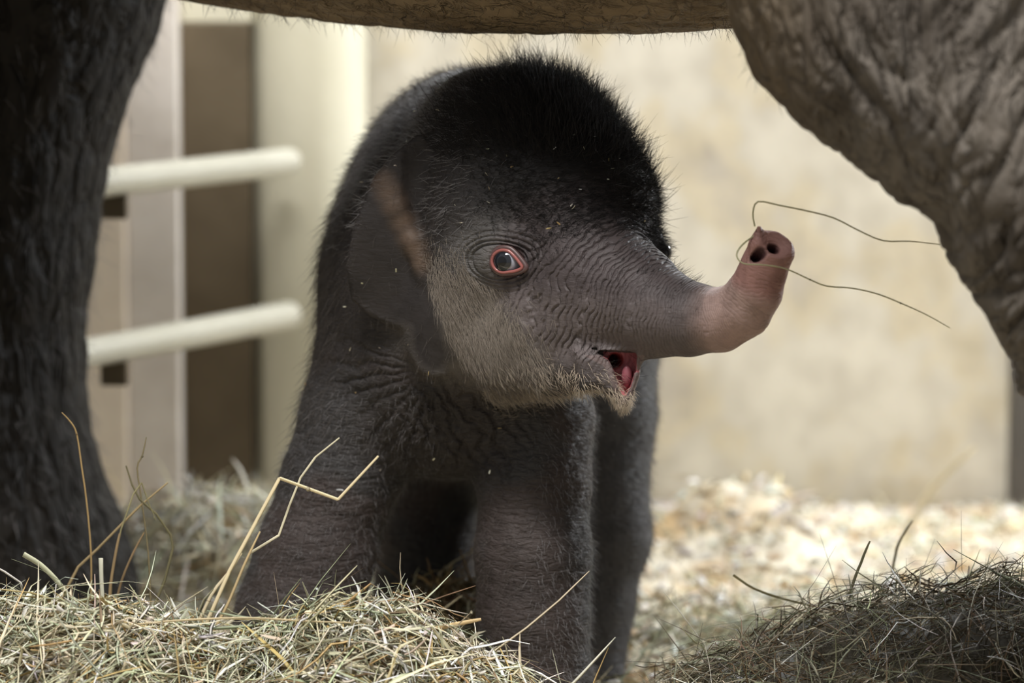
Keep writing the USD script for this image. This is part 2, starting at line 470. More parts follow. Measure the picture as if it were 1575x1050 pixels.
# head: cranium, forehead dome, temples, cheek and jaw
bd.ellipsoid(W(796, 292, 0.0), (0.180, 0.152, 0.165), HEAD, 0.04)
bd.ellipsoid(W(895, 327, -0.075), (0.098, 0.114, 0.112), HEAD, 0.05)
bd.ellipsoid(W(792, 203, -0.02), (0.094, 0.090, 0.085), HEAD, 0.05)
bd.ellipsoid(W(735, 205, 0.02), (0.085, 0.08, 0.088), HEAD, 0.04)
bd.ellipsoid(W(760, 385, -0.085), (0.085, 0.08, 0.085), HEAD, 0.05)
bd.ellipsoid(W(735, 445, -0.055), (0.10, 0.085, 0.115), HEAD, 0.04)
bd.chain([(W(735, 505, -.06), .082), (W(790, 535, -.11), .066), (W(855, 556, -.165), .044), (W(905, 566, -.20), .032)], 0.03, 0.05)
# maxilla and trunk
TR = [(W(880, 400, -.11), .098), (W(912, 428, -.155), .094), (W(962, 458, -.20), .080), (W(1010, 480, -.24), .0630), (W(1060, 490, -.27), .0500), (W(1108, 492, -.30), .0420),
      (W(1143, 476, -.32), .0380), (W(1163, 446, -.335), .0345), (W(1175, 412, -.345), .0305), (W(1184, 388, -.352), .0305)]
bd.chain(TR, 0.012, 0.05)
bd.cone(W(835, 490, -.15), W(905, 500, -.19), .058, .050, 0.04)     # lip pad beside the tusk root
bd.cone(W(1186, 390, -.352), W(1203, 388, -.362), .024, .0165, 0.012)
bd.cone(W(1168, 372, -.362), W(1168, 351, -.366), .0125, .0050, 0.012)  # finger of the trunk tip
# brow rims of both eyes
EYE = W(788, 401, -0.168)
EYE2 = W(1001, 384, -0.048)
bd.ellipsoid(EYE + [-0.002, 0.012, 0.003], (0.030, 0.040, 0.036), HEAD, 0.03)
bd.ellipsoid(EYE2, (0.026, 0.022, 0.030), HEAD, 0.02)
# ears: near one as a sheet standing off the shoulder, far one folded back
ear_px = [(668, 205), (640, 208), (600, 240), (566, 290), (545, 345), (532, 410), (540, 462), (570, 488), (606, 499), (627, 506), (630, 540), (645, 565), (663, 577), (684, 572), (696, 550), (684, 500), (668, 450), (655, 400), (655, 330), (664, 250)]
EAR_Y = lambda x, z: -0.095 + 0.20 * (-0.11 - x) + 0.012 * np.sin((z - 0.5) * 18) * sstep(-.12, -.2, x) + 0.9 * np.maximum(x + 0.160, 0) * sstep(0.62, 0.72, z)
ear_poly = [W(x, y, -0.07)[[0, 2]] for x, y in ear_px]
bd.slab(ear_poly, EAR_Y, lambda x, z: 0.0075 + 0.012 * sstep(-.16, -.12, x), 0.018, 0.006, 0.05, -0.2, 0.12)
fold_a, fold_b = W(600, 255, -0.055), W(648, 410, -0.105)
bd.chain([(W(588, 275, -0.078), .009), (W(612, 320, -0.085), .013), (W(634, 370, -0.093), .013), (W(650, 425, -0.10), .009)], 0.012, 0.014)
far_c = W(806, 330, 0.0) - N_ * 0.165 - F_ * 0.03
bd.ellipsoid(far_c - F_ * 0.08 + np.array([-0.01, 0.02, -0.02]), (0.10, 0.014, 0.12), HEAD, 0.015)
# lower lip: a drooping pointed spout, hollowed behind its near rim
LIPP = [(884, 540), (930, 536), (984, 538), (984, 572), (975, 604), (966, 624), (959, 632), (951, 624), (942, 606), (926, 596), (890, 600)]
bd.slab([W(x, y, -0.24)[[0, 2]] for x, y in LIPP], lambda x, z: -0.238 + 0 * x, 0.032, 0.02, 0.016, 0.05, -0.4, -0.1)
bd.chain([(W(895, 560, -.21), .036), (W(925, 566, -.24), .027), (W(944, 588, -.262), .0145), (W(955, 614, -.266), .0080)], 0.012)


def wedge(pts, Y0, half, r):
    """a hollow cut from the front: signed distance to a rounded prism"""
    P = [W(x, y, Y0)[[0, 2]] for x, y in pts]
    g = Field.__new__(Field); g.lo, g.h, g.n, g.ax = bd.lo, bd.h, bd.n, bd.ax
    g.f = np.full(bd.f.shape, 0.25, np.float32)
    g.slab(P, lambda x, z: Y0 + 0 * x, half, 0.002, r, 0.03, Y0 - 0.1, Y0 + 0.1)
    return g.f


MOUTHP = [(906, 541), (936, 544), (982, 546), (980, 572), (971, 600), (961, 618), (955, 606), (949, 584), (937, 558), (920, 548)]
hollow = wedge(MOUTHP, -0.30, 0.066, 0.006)
bd.f = np.maximum(bd.f, -hollow)
del hollow
THROAT = [(W(950, 556, -.25), .0105), (W(936, 552, -.19), .008)]
bd.chain(THROAT, 0.004, cut=True)
# nostrils in a shallow cup at the trunk's end
TIPN = np.array([0.28, -0.80, 0.53]); TIPN /= np.linalg.norm(TIPN)
CUP = W(1184, 384, -.352) + TIPN * 0.052
bd.ellipsoid(CUP, (0.036, 0.036, 0.036), None, 0.004, cut=True)
NOS = [W(1191, 380, -.372), W(1166, 393, -.372)]
for p, r in zip(NOS, (.0086, .0072)): bd.cone(p + TIPN * 0.01, p - TIPN * 0.035, r, r * .8, 0.006, cut=True)
# eye socket
LOOK = np.array([-0.42, -0.90, 0.05]); LOOK /= np.linalg.norm(LOOK)
bd.ellipsoid(EYE + LOOK * 0.030 + [0.004, 0, 0], (0.0235, 0.0235, 0.021), HEAD, 0.010, cut=True)
bd.f = np.maximum(bd.f, (-bd.ax[2])[None, None, :] + 0.004)

v, f = bd.mesh()


def eye_front(P):
    """where the skin is met on the way in from the camera's side, along -N"""
    return P
del bd.f
# finer skin on the head's front and the trunk
pxv = to_px(v)
tri_c = v[f].mean(1); pc = to_px(tri_c)
front = (tri_c[:, 1] < 0.06) & (((pc[:, 0] > 640) & (pc[:, 1] > 300) & (pc[:, 1] < 640)) | ((pc[:, 0] > 440) & (pc[:, 0] < 920) & (pc[:, 1] > 470) & (pc[:, 1] < 800)))
v, f = subdivide(v, f, front)
tri_c = v[f].mean(1); pc = to_px(tri_c)
front = (tri_c[:, 1] < 0.03) & (((np.abs(pc[:, 0] - 780) < 75) & (np.abs(pc[:, 1] - 405) < 75)) | ((pc[:, 0] > 830) & (pc[:, 1] > 340) & (pc[:, 1] < 560)))
v, f = subdivide(v, f, front)
nv = normals(v, f)
px = to_px(v)
TP = [p for p, r in TR]
ts, td = axis_coord(v, np.array(TP))
trunkness = sstep(0.150, 0.115, td) * sstep(-0.05, 0.01, ts) * (v[:, 1] < 0.03)
ns = meshkit.fbm(v * 26, 3, 1) - 0.5
ns2 = meshkit.fbm(v * 70, 3, 5) - 0.5
# ring folds along the trunk: wide and deep on the face, fine towards the tip
phase = (ts + 0.030 * ns + 0.006 * ns2) / np.interp(ts, [0, .12, .2, .33], [0.0125, 0.0115, 0.009, 0.006])
ring = (0.5 + 0.5 * np.cos(2 * np.pi * phase)) ** 5
ring_amp = np.interp(ts, [-.02, .03, .12, .2, .27, .36], [0.0009, 0.0030, 0.0026, 0.0016, 0.0010, 0.0005]) * (0.45 + 0.9 * meshkit.noise(v * 22, 9))
disp = -ring * ring_amp * trunkness
# folds around the near eye
re = v - EYE
eu, ew, en = re @ F_, re[:, 2], re @ N_
rho = np.sqrt((eu / 1.25) ** 2 + (ew * 1.08) ** 2) + 0.0035 * ns
near_eye = sstep(0.075, 0.05, rho) * (en > -0.03)
for r0, a, wd in ((0.0275, .0030, .0016), (0.0335, .0026, .0016), (0.040, .0018, .0014), (0.047, .0012, .0014)):
    disp -= 1.4 * a * np.exp(-((rho - r0) / wd) ** 2) * near_eye * (0.5 + 0.5 * sstep(-0.03, 0.02, ew + 0.012 * np.sin(eu * 90)))
# creases fanning out from under the ear over the shoulder, and folds of the chest
fc = v - W(668, 560, -0.02)
fr_, fa = np.hypot(fc[:, 0], fc[:, 2]), np.arctan2(fc[:, 2], fc[:, 0])
fan = (0.5 + 0.5 * np.cos(fa * 30 + 9 * ns + 2 * ns2)) ** 3
disp -= 0.0034 * fan * sstep(0.02, 0.06, fr_) * sstep(0.20, 0.12, fr_) * sstep(-1.2, -1.7, np.where(fa > 0, fa - 2 * np.pi, fa)) * sstep(-3.6, -3.2, np.where(fa > 0, fa - 2 * np.pi, fa)) * (v[:, 1] < 0.08)
cz = sstep(0.13, 0.06, np.linalg.norm((v - W(715, 650, -0.06)) / [1.0, 1.0, 0.8], axis=1))
disp -= 0.005 * cz * (0.5 + 0.5 * np.cos(2 * np.pi * ((v[:, 0] + 0.5 * v[:, 2]) / 0.024 + 3.0 * ns))) ** 3
lz = sstep(0.5, 0.42, v[:, 2]) * (v[:, 1] < 0.1)
disp -= 0.0016 * lz * (1 - np.abs(2 * meshkit.noise(v * [38, 38, 95] + 0.8 * ns[:, None], 77) - 1)) ** 3
disp += 0.0014 * (meshkit.fbm(v * 60, 3, 3) - 0.5) * sstep(0.06, -0.02, v[:, 1])
disp += 0.004 * (meshkit.fbm(v * 14, 3, 4) - 0.5)
v = v + nv * disp[:, None]
nv = normals(v, f)

# skin colour of the calf by place on the body, some light and shade painted in
T = np.tile(np.array([0.032, 0.0275, 0.0262]), (len(v), 1))  # upper body darker than the legs: the mother's shade put into the skin


def paint(col, w):
    global T
    T = T * (1 - w[:, None]) + np.array(col) * w[:, None]


X, Yv, Z = v.T
px = to_px(v)
head_w = sstep(0.20, 0.14, np.linalg.norm((v - W(820, 300, -0.03)) @ HEAD.T / [1.1, 0.9, 1.0], axis=1))
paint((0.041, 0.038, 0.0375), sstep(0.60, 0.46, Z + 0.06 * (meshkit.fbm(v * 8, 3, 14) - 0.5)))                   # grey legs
paint((0.050, 0.037, 0.033), sstep(0.58, 0.5, Z) * sstep(0.44, 0.58, meshkit.fbm(v * 7, 3, 12)) * 0.8)
paint((0.27, 0.26, 0.275), sstep(0.04, 0.14, Yv) * sstep(0.66, 0.82, Z))  # bluish light along the back painted as paler skin
paint((0.085, 0.083, 0.088), sstep(0.12, 0.2, Yv) * sstep(0.06, 0.1, X) * sstep(0.6, 0.5, Z))  # bluish light on the hind leg, put into its colour
paint((0.030, 0.024, 0.021), 0.8 * sstep(0.17, 0.07, np.linalg.norm((v - W(680, 670, -0.02)) / [1.0, 1.0, 0.8], axis=1)))                    # darker brown chest
paint((0.022, 0.0195, 0.019), head_w * sstep(0.60, 0.72, Z))                                # black crown
ring_e = np.sqrt((eu / 1.3) ** 2 + ew ** 2)
paint((0.115, 0.108, 0.104), sstep(0.085, 0.03, ring_e) * (en > -0.05) * 0.8)              # greyer skin around the eye
cheek = sstep(0.14, 0.07, np.linalg.norm((v - W(760, 520, -0.13)) / [1.35, 1.2, 0.8], axis=1))
paint((0.098, 0.086, 0.076), cheek * 0.85)
paint((0.105, 0.086, 0.084), trunkness * 0.85)
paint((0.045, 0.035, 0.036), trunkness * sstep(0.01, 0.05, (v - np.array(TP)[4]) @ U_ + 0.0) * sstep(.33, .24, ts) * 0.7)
tipw = sstep(0.225, 0.315, ts + 0.35 * ((v - np.array(TP)[6]) @ np.array([0.8, -0.6, 0.0]))) * (td < 0.09) * sstep(0.12, 0.17, ts)
paint((0.33, 0.225, 0.195), np.clip(tipw, 0, 1) * 0.9)
paint((0.27, 0.145, 0.125), sstep(0.36, 0.385, ts) * (td < 0.08))
# ear
from shapely.geometry import Polygon
from shapely import contains_xy
earw = np.mean([contains_xy(Polygon(ear_px).buffer(b), px[:, 0], px[:, 1]) for b in (-12, -9, -6, -3, 0, 3, 6)], axis=0) * (Yv < 0.03) * sstep(0.06, 0.03, np.abs(Yv - EAR_Y(X, Z)))
paint((0.026, 0.022, 0.021), earw)
fd = np.min([np.linalg.norm(v - W(a, b, c), axis=1) for a, b, c in ((590, 280, -.085), (598, 296, -.09), (608, 315, -.095), (620, 340, -.10), (630, 362, -.105), (638, 382, -.11), (646, 402, -.115))], axis=0)
paint((0.16, 0.105, 0.070), sstep(0.030, 0.002, fd) * 0.55)


def cut_dist(p, chain):
    best = np.full(len(p), 9.0)
    for (a, ra), (b, rb) in zip(chain[:-1], chain[1:]):
        e = b - a; t = np.clip((p - a) @ e / (e @ e), 0, 1)
        best = np.minimum(best, np.linalg.norm(p - a - t[:, None] * e, axis=1) - (ra + t * (rb - ra)))
    return best


inm = contains_xy(Polygon(MOUTHP).buffer(3.0), px[:, 0], px[:, 1]) & (px[:, 0] > 928)
mouth_in = inm & (v[:, 1] < -0.12) & (nv[:, 1] < 0.6) & (v[:, 1] > -0.262)
mw = np.where(mouth_in, 0.0, 0.02)
paint((0.40, 0.125, 0.135), 1.0 * mouth_in)
paint((0.22, 0.03, 0.03), sstep(0.004, 0.001, cut_dist(v, THROAT)))
rimd = np.array([min(1.0, 1.0)])
paint((0.22, 0.15, 0.14), 0.35 * (contains_xy(Polygon(MOUTHP).buffer(9.0), px[:, 0], px[:, 1]) & ~mouth_in & (v[:, 1] < -0.2) & (px[:, 1] > 546)))
nd_ = np.min([np.linalg.norm(np.cross(v - p, TIPN), axis=1) for p in NOS], axis=0)
paint((0.05, 0.02, 0.02), sstep(0.011, 0.007, nd_) * (np.abs((v - CUP) @ TIPN) < 0.09) * (td < 0.06) * (ts > 0.33))
sock = np.linalg.norm(re - LOOK * 0.030 - [0.004, 0, 0], axis=1)
paint((0.075, 0.038, 0.034), sstep(0.027, 0.0225, sock) * (en > -0.03))

calf = thing('baby_elephant', 'small dark newborn elephant calf with fuzzy black crown, open pink mouth and raised trunk', 'baby elephant')
crease = 0.7 * (1 - np.clip(head_w + trunkness + cheek, 0, 1) * 0.8) * (1 - 0.8 * earw)
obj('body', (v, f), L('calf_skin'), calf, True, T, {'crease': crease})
BV, BF, BN, BT = v, f, nv, T


# eye: ball with iris and pupil, pink lid rim
def ball_cap(c, axis, r, ang0, ang1, n=28, m=10, lift=0.0):
    axis = axis / np.linalg.norm(axis)
    u = np.cross(axis, [0, 0, 1.0]); u /= np.linalg.norm(u); w = np.cross(axis, u)
    th = np.linspace(ang0, ang1, m); ph = np.arange(n) * 2 * np.pi / n
    d = np.cos(th)[:, None, None] * axis + np.sin(th)[:, None, None] * (np.cos(ph)[None, :, None] * u + np.sin(ph)[None, :, None] * w)
    vv = (c + (r + lift) * d).reshape(-1, 3); ff = []
    for i in range(m - 1):
        for j in range(n):
            p, q = i * n + j, i * n + (j + 1) % n
            ff += [(p, p + n, q + n), (p, q + n, q)]
    return vv, np.array(ff)


EC = EYE + LOOK * 0.0135
eye = obj('eye', trimesh.creation.icosphere(4, 0.0205).apply_translation(EC), L('eye_white'), calf, True)
obj('iris', ball_cap(EC + LOOK * 0.0022, LOOK, 0.0205, 0.0, 0.70), L('eye_dark'), eye, True)
obj('pupil', ball_cap(EC + LOOK * 0.0025, LOOK, 0.0205, 0.0, 0.36), L('eye_pupil'), eye, True)
# almond lid margin lying on the ball
eu_, ev_ = np.cross(LOOK, U_), None
eu_ /= -np.linalg.norm(eu_); ev_ = np.cross(LOOK, eu_)
lid = []
for t in np.linspace(0, 2 * np.pi, 49)[:-1]:
    a, b = 0.0185 * math.cos(t), 0.0158 * math.sin(t)
    if a > 0: b *= 1 - 0.55 * (a / 0.0185) ** 2; a *= 1.55
    b -= 0.35 * max(a - 0.008, 0)
    q = eu_ * a + ev_ * b
    lid.append(EC + q + LOOK * (math.sqrt(max(0.0225 ** 2 - min(a * a + b * b, 0.0165 ** 2), 0)) ))
lid = np.array(lid + [lid[0], lid[1]])
obj('eyelid_rim', tube(lid, 0.0024, 8, caps=False), L('lid_pink'), calf, True)
mid = EC + LOOK * 0.016
outer = mid + (lid - mid) * np.array([1.17]) - LOOK * 0.0035 + ev_ * 0.0008
obj('eyelid_fold', tube(outer, 0.0040, 8, caps=False), L('lid_dark'), calf, True)
EC2 = EYE2 + np.array([0.012, -0.012, -0.003])
obj('eye', trimesh.creation.icosphere(3, 0.018).apply_translation(EC2), L('eye_dark'), calf, True)
tg = W(964, 578, -.244)
t_ = trimesh.creation.icosphere(3, 1.0); t_.apply_scale([0.0075, 0.008, 0.016]); t_.apply_transform(trimesh.transformations.rotation_matrix(0.15, [1, 0, 0])); t_.apply_translation(tg)
obj('tongue', t_, L('mouth_pink'), calf, True)
plain('nail', (0.25, 0.21, 0.17), 0.4)
for (c, r0) in ((W(440, 1108, .06), .112), (W(826, 1125, -.035), .1)):
    for a in (-0.9, -0.3, 0.3, 0.9):
        m = trimesh.creation.icosphere(2, 1.0); m.apply_scale([0.017, 0.008, 0.02])
        m.apply_transform(trimesh.transformations.rotation_matrix(a, [0, 0, 1])); m.apply_translation([c[0] + r0 * .93 * math.sin(a), c[1] - r0 * .93 * math.cos(a), 0.03])
        obj('toenail', m, L('nail'), calf, True)


# hair: sampled on the skin
def sample(n, weight):
    area = np.linalg.norm(np.cross(BV[BF[:, 1]] - BV[BF[:, 0]], BV[BF[:, 2]] - BV[BF[:, 0]]), axis=1)
    p = area * weight[BF].mean(1); p /= p.sum()
    i = rng.choice(len(BF), n, p=p)
    a, b = rng.random(n), rng.random(n); s = a + b > 1; a[s], b[s] = 1 - a[s], 1 - b[s]
    w = np.stack([1 - a - b, a, b], 1)[:, :, None]
    nn = (BN[BF[i]] * w).sum(1)
    return (BV[BF[i]] * w).sum(1), nn / np.linalg.norm(nn, axis=1, keepdims=True)


def grow(name, n, weight, flow, lift, length, width, mat, jitter=0.35, curl=0.25, S=5):
    p, nn = sample(n, weight)
    fl = np.asarray(flow(p) if callable(flow) else np.tile(flow, (n, 1)), float)
    fl = fl - nn * (fl * nn).sum(1, keepdims=True)
    d = nn * lift + fl + jitter * rng.normal(size=(n, 3))
    d /= np.linalg.norm(d, axis=1, keepdims=True)
    le = length * (0.45 + 0.8 * rng.random(n)) if not callable(length) else length(p) * (0.45 + 0.8 * rng.random(n))
    bend = fl + 0.5 * rng.normal(size=(n, 3)) + [0, 0, -0.2]
    t = np.linspace(0, 1, S)[None, :, None]
    pts = p[:, None] - nn[:, None] * 0.0008 + le[:, None, None] * (t * d[:, None] + curl * t * t * bend[:, None])
    curves(name, pts, np.array([1, .95, .8, .55, .15])[None] * width if S == 5 else width, mat, calf)


mouthmask = (mw > 0.006)
eyemask = (ring_e > 0.035) | (en < -0.05)
crown = head_w * sstep(0.70, 0.80, Z) * (1 - earw)
grow('crown_hair', 9000, crown * sstep(0.83, 0.92, Z) + 0.25 * crown * sstep(0.0, 0.08, X - 0.12), lambda p: np.stack([-0.25 + 2.2 * (p[:, 0] - 0.0), 0.15 + 0 * p[:, 0], 0.7 + 0 * p[:, 0]], 1), 0.8, 0.041, 0.0006, L('hair_black'), 0.5)
side = sstep(0.20, 0.14, np.linalg.norm((v - W(840, 300, -0.03)) @ HEAD.T / [1.15, 0.9, 1.0], axis=1)) * sstep(0.62, 0.76, Z) * eyemask
grow('forehead_hair', 20000, side, lambda p: np.stack([0.6 + 2 * p[:, 0], -0.1 + 0 * p[:, 0], 0.1 - 3.0 * np.maximum(0.8 - p[:, 2], 0)], 1), 0.24, 0.018, 0.0005, L('hair_black'), 0.28)
cheek2 = sstep(0.165, 0.06, np.linalg.norm((v - W(722, 520, -0.11)) / [1.2, 1.3, 1.05], axis=1)) * (1 - trunkness * 0.9) * mouthmask * eyemask * (Yv < -0.02) * (1 - earw) * sstep(-12, 16, px[:, 0] - np.interp(px[:, 1], [330, 395, 480, 545, 590, 620], [640, 642, 668, 700, 735, 760]))
grow('cheek_fur', 15000, cheek2 ** 1.5, lambda p: np.stack([0.45 + 0 * p[:, 0], -0.25 + 0 * p[:, 0], -0.9 + 1.1 * sstep(0.60, 0.50, p[:, 2])], 1), 0.22, 0.016, 0.00036, L('hair_tan'), 0.16)
chin = sstep(0.034, 0.012, np.linalg.norm(v - W(957, 622, -.262), axis=1)) * mouthmask
grow('chin_hair', 700, chin, (0.1, -0.2, -0.8), 0.5, 0.011, 0.0004, L('hair_pale'))
jaw = sstep(0.055, 0.02, np.abs(Z - W(850, 598, -.17)[2])) * (px[:, 0] > 740) * (px[:, 0] < 950) * (Yv < -0.05) * mouthmask * (px[:, 1] < 625)
grow('jaw_hair', 2600, jaw, (0.6, -0.2, -0.5), 0.3, 0.017, 0.00036, L('hair_pale'))
face = np.clip(sstep(0.155, 0.10, np.linalg.norm((v - W(860, 430, -0.15)) @ HEAD.T / [1.2, 1.0, 1.1], axis=1)), 0, 1)
torso = (1 - head_w) * (1 - trunkness) * sstep(0.0, 0.1, Z) * (1 - cheek2) * mouthmask * eyemask * (1 - face)
grow('body_fuzz', 26000, torso * (1 - 0.85 * earw), (0.0, 0.25, -0.8), 0.5, 0.017, 0.00034, L('hair_brown'))
grow('leg_fuzz', 9000, torso * sstep(0.56, 0.46, Z) * sstep(-0.0, 0.09, X), (0.1, -0.1, -0.6), 0.5, 0.015, 0.00045, L('hair_grey'))
grow('back_fuzz', 9000, torso * sstep(0.7, 0.8, Z) * (1 - earw), (-0.3, 0.4, -0.3), 0.7, 0.020, 0.00042, L('hair_grey'))
grow('shoulder_hair', 1600, torso * sstep(-0.22, -0.27, X) * sstep(0.42, 0.5, Z) * sstep(0.85, 0.75, Z) * (1 - earw), (-0.4, 0.1, -0.9), 0.5, 0.030, 0.00042, L('hair_brown'), 0.3)
grow('leg_fuzz', 7000, torso * sstep(0.56, 0.46, Z) * sstep(-0.08, -0.16, X), (-0.1, -0.1, -0.6), 0.45, 0.013, 0.00032, L('hair_grey'))
grow('trunk_hair', 900, trunkness * sstep(0.3, 0.2, ts) * sstep(-0.2, 0.6, nv[:, 2]), (0.6, -0.2, 0.5), 0.9, 0.018, 0.00035, L('hair_black'))
lash = sstep(0.03, 0.015, np.linalg.norm(v - W(1014, 376, -.06), axis=1))
grow('eyelash', 120, lash, (0.8, -0.2, 0.0), 0.6, 0.02, 0.0006, L('hair_black'), 0.25)

fleck_p, fleck_n = sample(70, head_w * sstep(0.68, 0.78, Z) * (Yv < 0.02) + 0.15 * torso * (Yv < 0.1) * (X < 0))

# ------------------------------------------------------------------ the mother: one continuous skin above and around the calf
AX = np.array([0.917, -0.40, 0]); AX /= np.linalg.norm(AX)
MB = np.stack([AX, np.array([-AX[1], AX[0], 0]), U_])
mo = Field((-2.1, -1.25, -0.02), (1.75, 1.35, 2.5), 0.016)
mo.ellipsoid((0.05, -0.02, 1.66), (1.55, 0.52, 0.635), MB, 0.1)
mo.ellipsoid((1.0, -0.42, 1.75), (0.62, 0.5, 0.62), MB, 0.2)
mo.ellipsoid((-1.0, 0.43, 1.75), (0.55, 0.46, 0.6), MB, 0.2)
Yl = 0.70
mo.chain([(W(10, -420, Yl), .36), (W(20, -150, Yl), .29), (W(3, 0, Yl), .247), (W(-16, 100, Yl), .224), (W(-27, 220, Yl), .204), (W(-40, 380, Yl), .194), (W(-53, 560, Yl), .19), (W(-51, 640, Yl), .19), (W(-47, 720, Yl), .199), (W(-41, 790, Yl), .214), (W(-18, 890, Yl), .236), (W(-12, 985, Yl), .245)], 0.04, 0.1)
mo.chain([((-1.15, .15, 1.5), .33), ((-1.16, .15, 1.0), .23), ((-1.16, .15, .5), .19), ((-1.16, .14, .2), .20), ((-1.16, .13, .03), .235)], 0.05, 0.15)
mo.chain([((1.30, -.10, 1.5), .42), ((1.36, -.1, .9), .26), ((1.38, -.06, .5), .19), ((1.38, -.1, .2), .19), ((1.38, -.12, .03), .22)], 0.05, 0.15)
thigh_px = [(1075, -260), (1100, -80), (1113, 0), (1136, 62), (1165, 122), (1200, 172), (1255, 220), (1320, 262), (1375, 305), (1420, 350), (1460, 405), (1500, 465), (1540, 530), (1568, 610), (1590, 720), (1605, 900), (1590, 1150), (1570, 1292), (2060, 1292), (2060, 1100), (2040, 800), (2120, 500), (2300, 100), (2400, -300), (2300, -700), (1300, -700)]
mo.slab([W(x, y, -0.66)[[0, 2]] for x, y in thigh_px], lambda x, z: -0.66 + 0 * x + 0.18 * (z - 0.9), 0.20, 0.14, 0.17, 0.3, -1.0, -0.3)
# neck, head and trunk beyond the picture
mo.ellipsoid((-1.62, .72, 1.85), (0.45, 0.36, 0.5), MB, 0.2)
mo.chain([((-1.9, .84, 1.6), .26), ((-2.0, .86, 1.2), .16), ((-1.99, .86, .7), .12), ((-1.93, .85, .35), .08)], 0.05, 0.2)
mo.f = np.maximum(mo.f, (-mo.ax[2])[None, None, :] + 0.003)
v, f = mo.mesh()
del mo.f
for lim in (0, 1):
    c = v[f].mean(1); pc = to_px(c)
    sel = (pc[:, 0] > 1050) & (pc[:, 0] < 1640) & (pc[:, 1] > -60) & (pc[:, 1] < 800) & (c[:, 1] < -0.3)
    if lim == 0: sel |= (pc[:, 0] > -60) & (pc[:, 0] < 1640) & (pc[:, 1] > -60) & (pc[:, 1] < 1000)
    v, f = subdivide(v, f, sel)
nv = normals(v, f)
# hide folds: long creases running down the leg, crossed by finer ones
PV = W(1425, 190, -0.8)       # the flank fold: creases lean towards it from both sides
dx, dz = v[:, 0] - PV[0], v[:, 2] - PV[2]
leg_r = sstep(0.15, 0.45, v[:, 0]) * sstep(-0.2, -0.4, v[:, 1])
warp = ((meshkit.fbm(v * 5, 3, 21) - 0.5) * 0.05)[:, None]


def creases(deg, scale, seed):
    a = math.radians(deg)
    q = np.stack([dx * math.cos(a) + dz * math.sin(a), v[:, 1], -dx * math.sin(a) + dz * math.cos(a)], 1) + 3.0
    return 1 - np.abs(2 * meshkit.noise((q + warp) * scale, seed) - 1)


mR = sstep(-0.04, 0.06, dx + 0.15 * dz)
rid = creases(24, [40, 9, 6], 31) ** 3 * (1 - mR) + creases(-30, [38, 9, 5], 37) ** 3 * mR
rid2 = creases(24, [78, 22, 14], 33) ** 3 * (1 - mR) + creases(-30, [78, 22, 14], 34) ** 3 * mR
fold = np.exp(-((dx + 0.12 * dz + 0.5 * warp[:, 0]) / 0.014) ** 2) * sstep(-0.22, -0.10, dz)
disp = leg_r * (-0.014 * rid - 0.007 * rid2 - 0.018 * fold + 0.010 * (meshkit.fbm(v * 9, 3, 35) - 0.5) + 0.004)
lrest = 1 - leg_r
rv = 1 - np.abs(2 * meshkit.noise((v + warp) * [30, 30, 13], 41) - 1)
disp += lrest * (-0.004 * rv ** 4 + 0.008 * (meshkit.fbm(v * 10, 3, 43) - 0.5))
v = v + nv * disp[:, None]
MT = np.tile(np.array([0.074, 0.062, 0.050]), (len(v), 1))
wv = sstep(0.4, 0.65, meshkit.fbm(v * 6, 4, 51))[:, None]
MT = MT * (1 - wv) + np.array([0.125, 0.108, 0.090]) * wv
bw = (sstep(1.2, 1.06, v[:, 2]) * sstep(-.85, -.6, v[:, 0]) * lrest)[:, None]
MT = MT * (1 - bw) + np.array([0.17, 0.125, 0.075]) * bw
lw = (sstep(-0.40, -0.56, v[:, 0]))[:, None]  # foreleg mask: its shade is painted into the hide
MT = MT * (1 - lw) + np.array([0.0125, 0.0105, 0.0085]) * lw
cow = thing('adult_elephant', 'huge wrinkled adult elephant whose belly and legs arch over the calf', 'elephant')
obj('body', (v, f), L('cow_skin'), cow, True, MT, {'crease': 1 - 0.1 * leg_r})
BV, BF, BN = v, f, normals(v, f)
calf_, calf = calf, cow
pm = to_px(v)
fr = sstep(1.10, 1.05, v[:, 2]) * (v[:, 2] > 0.95) * (np.abs(v[:, 0]) < 0.75) * sstep(0.1, -0.3, BN[:, 2]) * lrest
grow('belly_hair', 1500, fr, (0.2, 0, -0.6), 0.5, 0.022, 0.0005, L('hair_brown'), 0.5)
ll = sstep(-0.4, -0.5, v[:, 0]) * (v[:, 2] < 1.05) * (v[:, 1] > 0.4) * sstep(0.0, 0.5, BN[:, 0])
grow('leg_hair', 1600, ll, (0.1, -0.2, -0.7), 0.4, 0.028, 0.0007, L('hair_grey'), 0.35)
calf = calf_


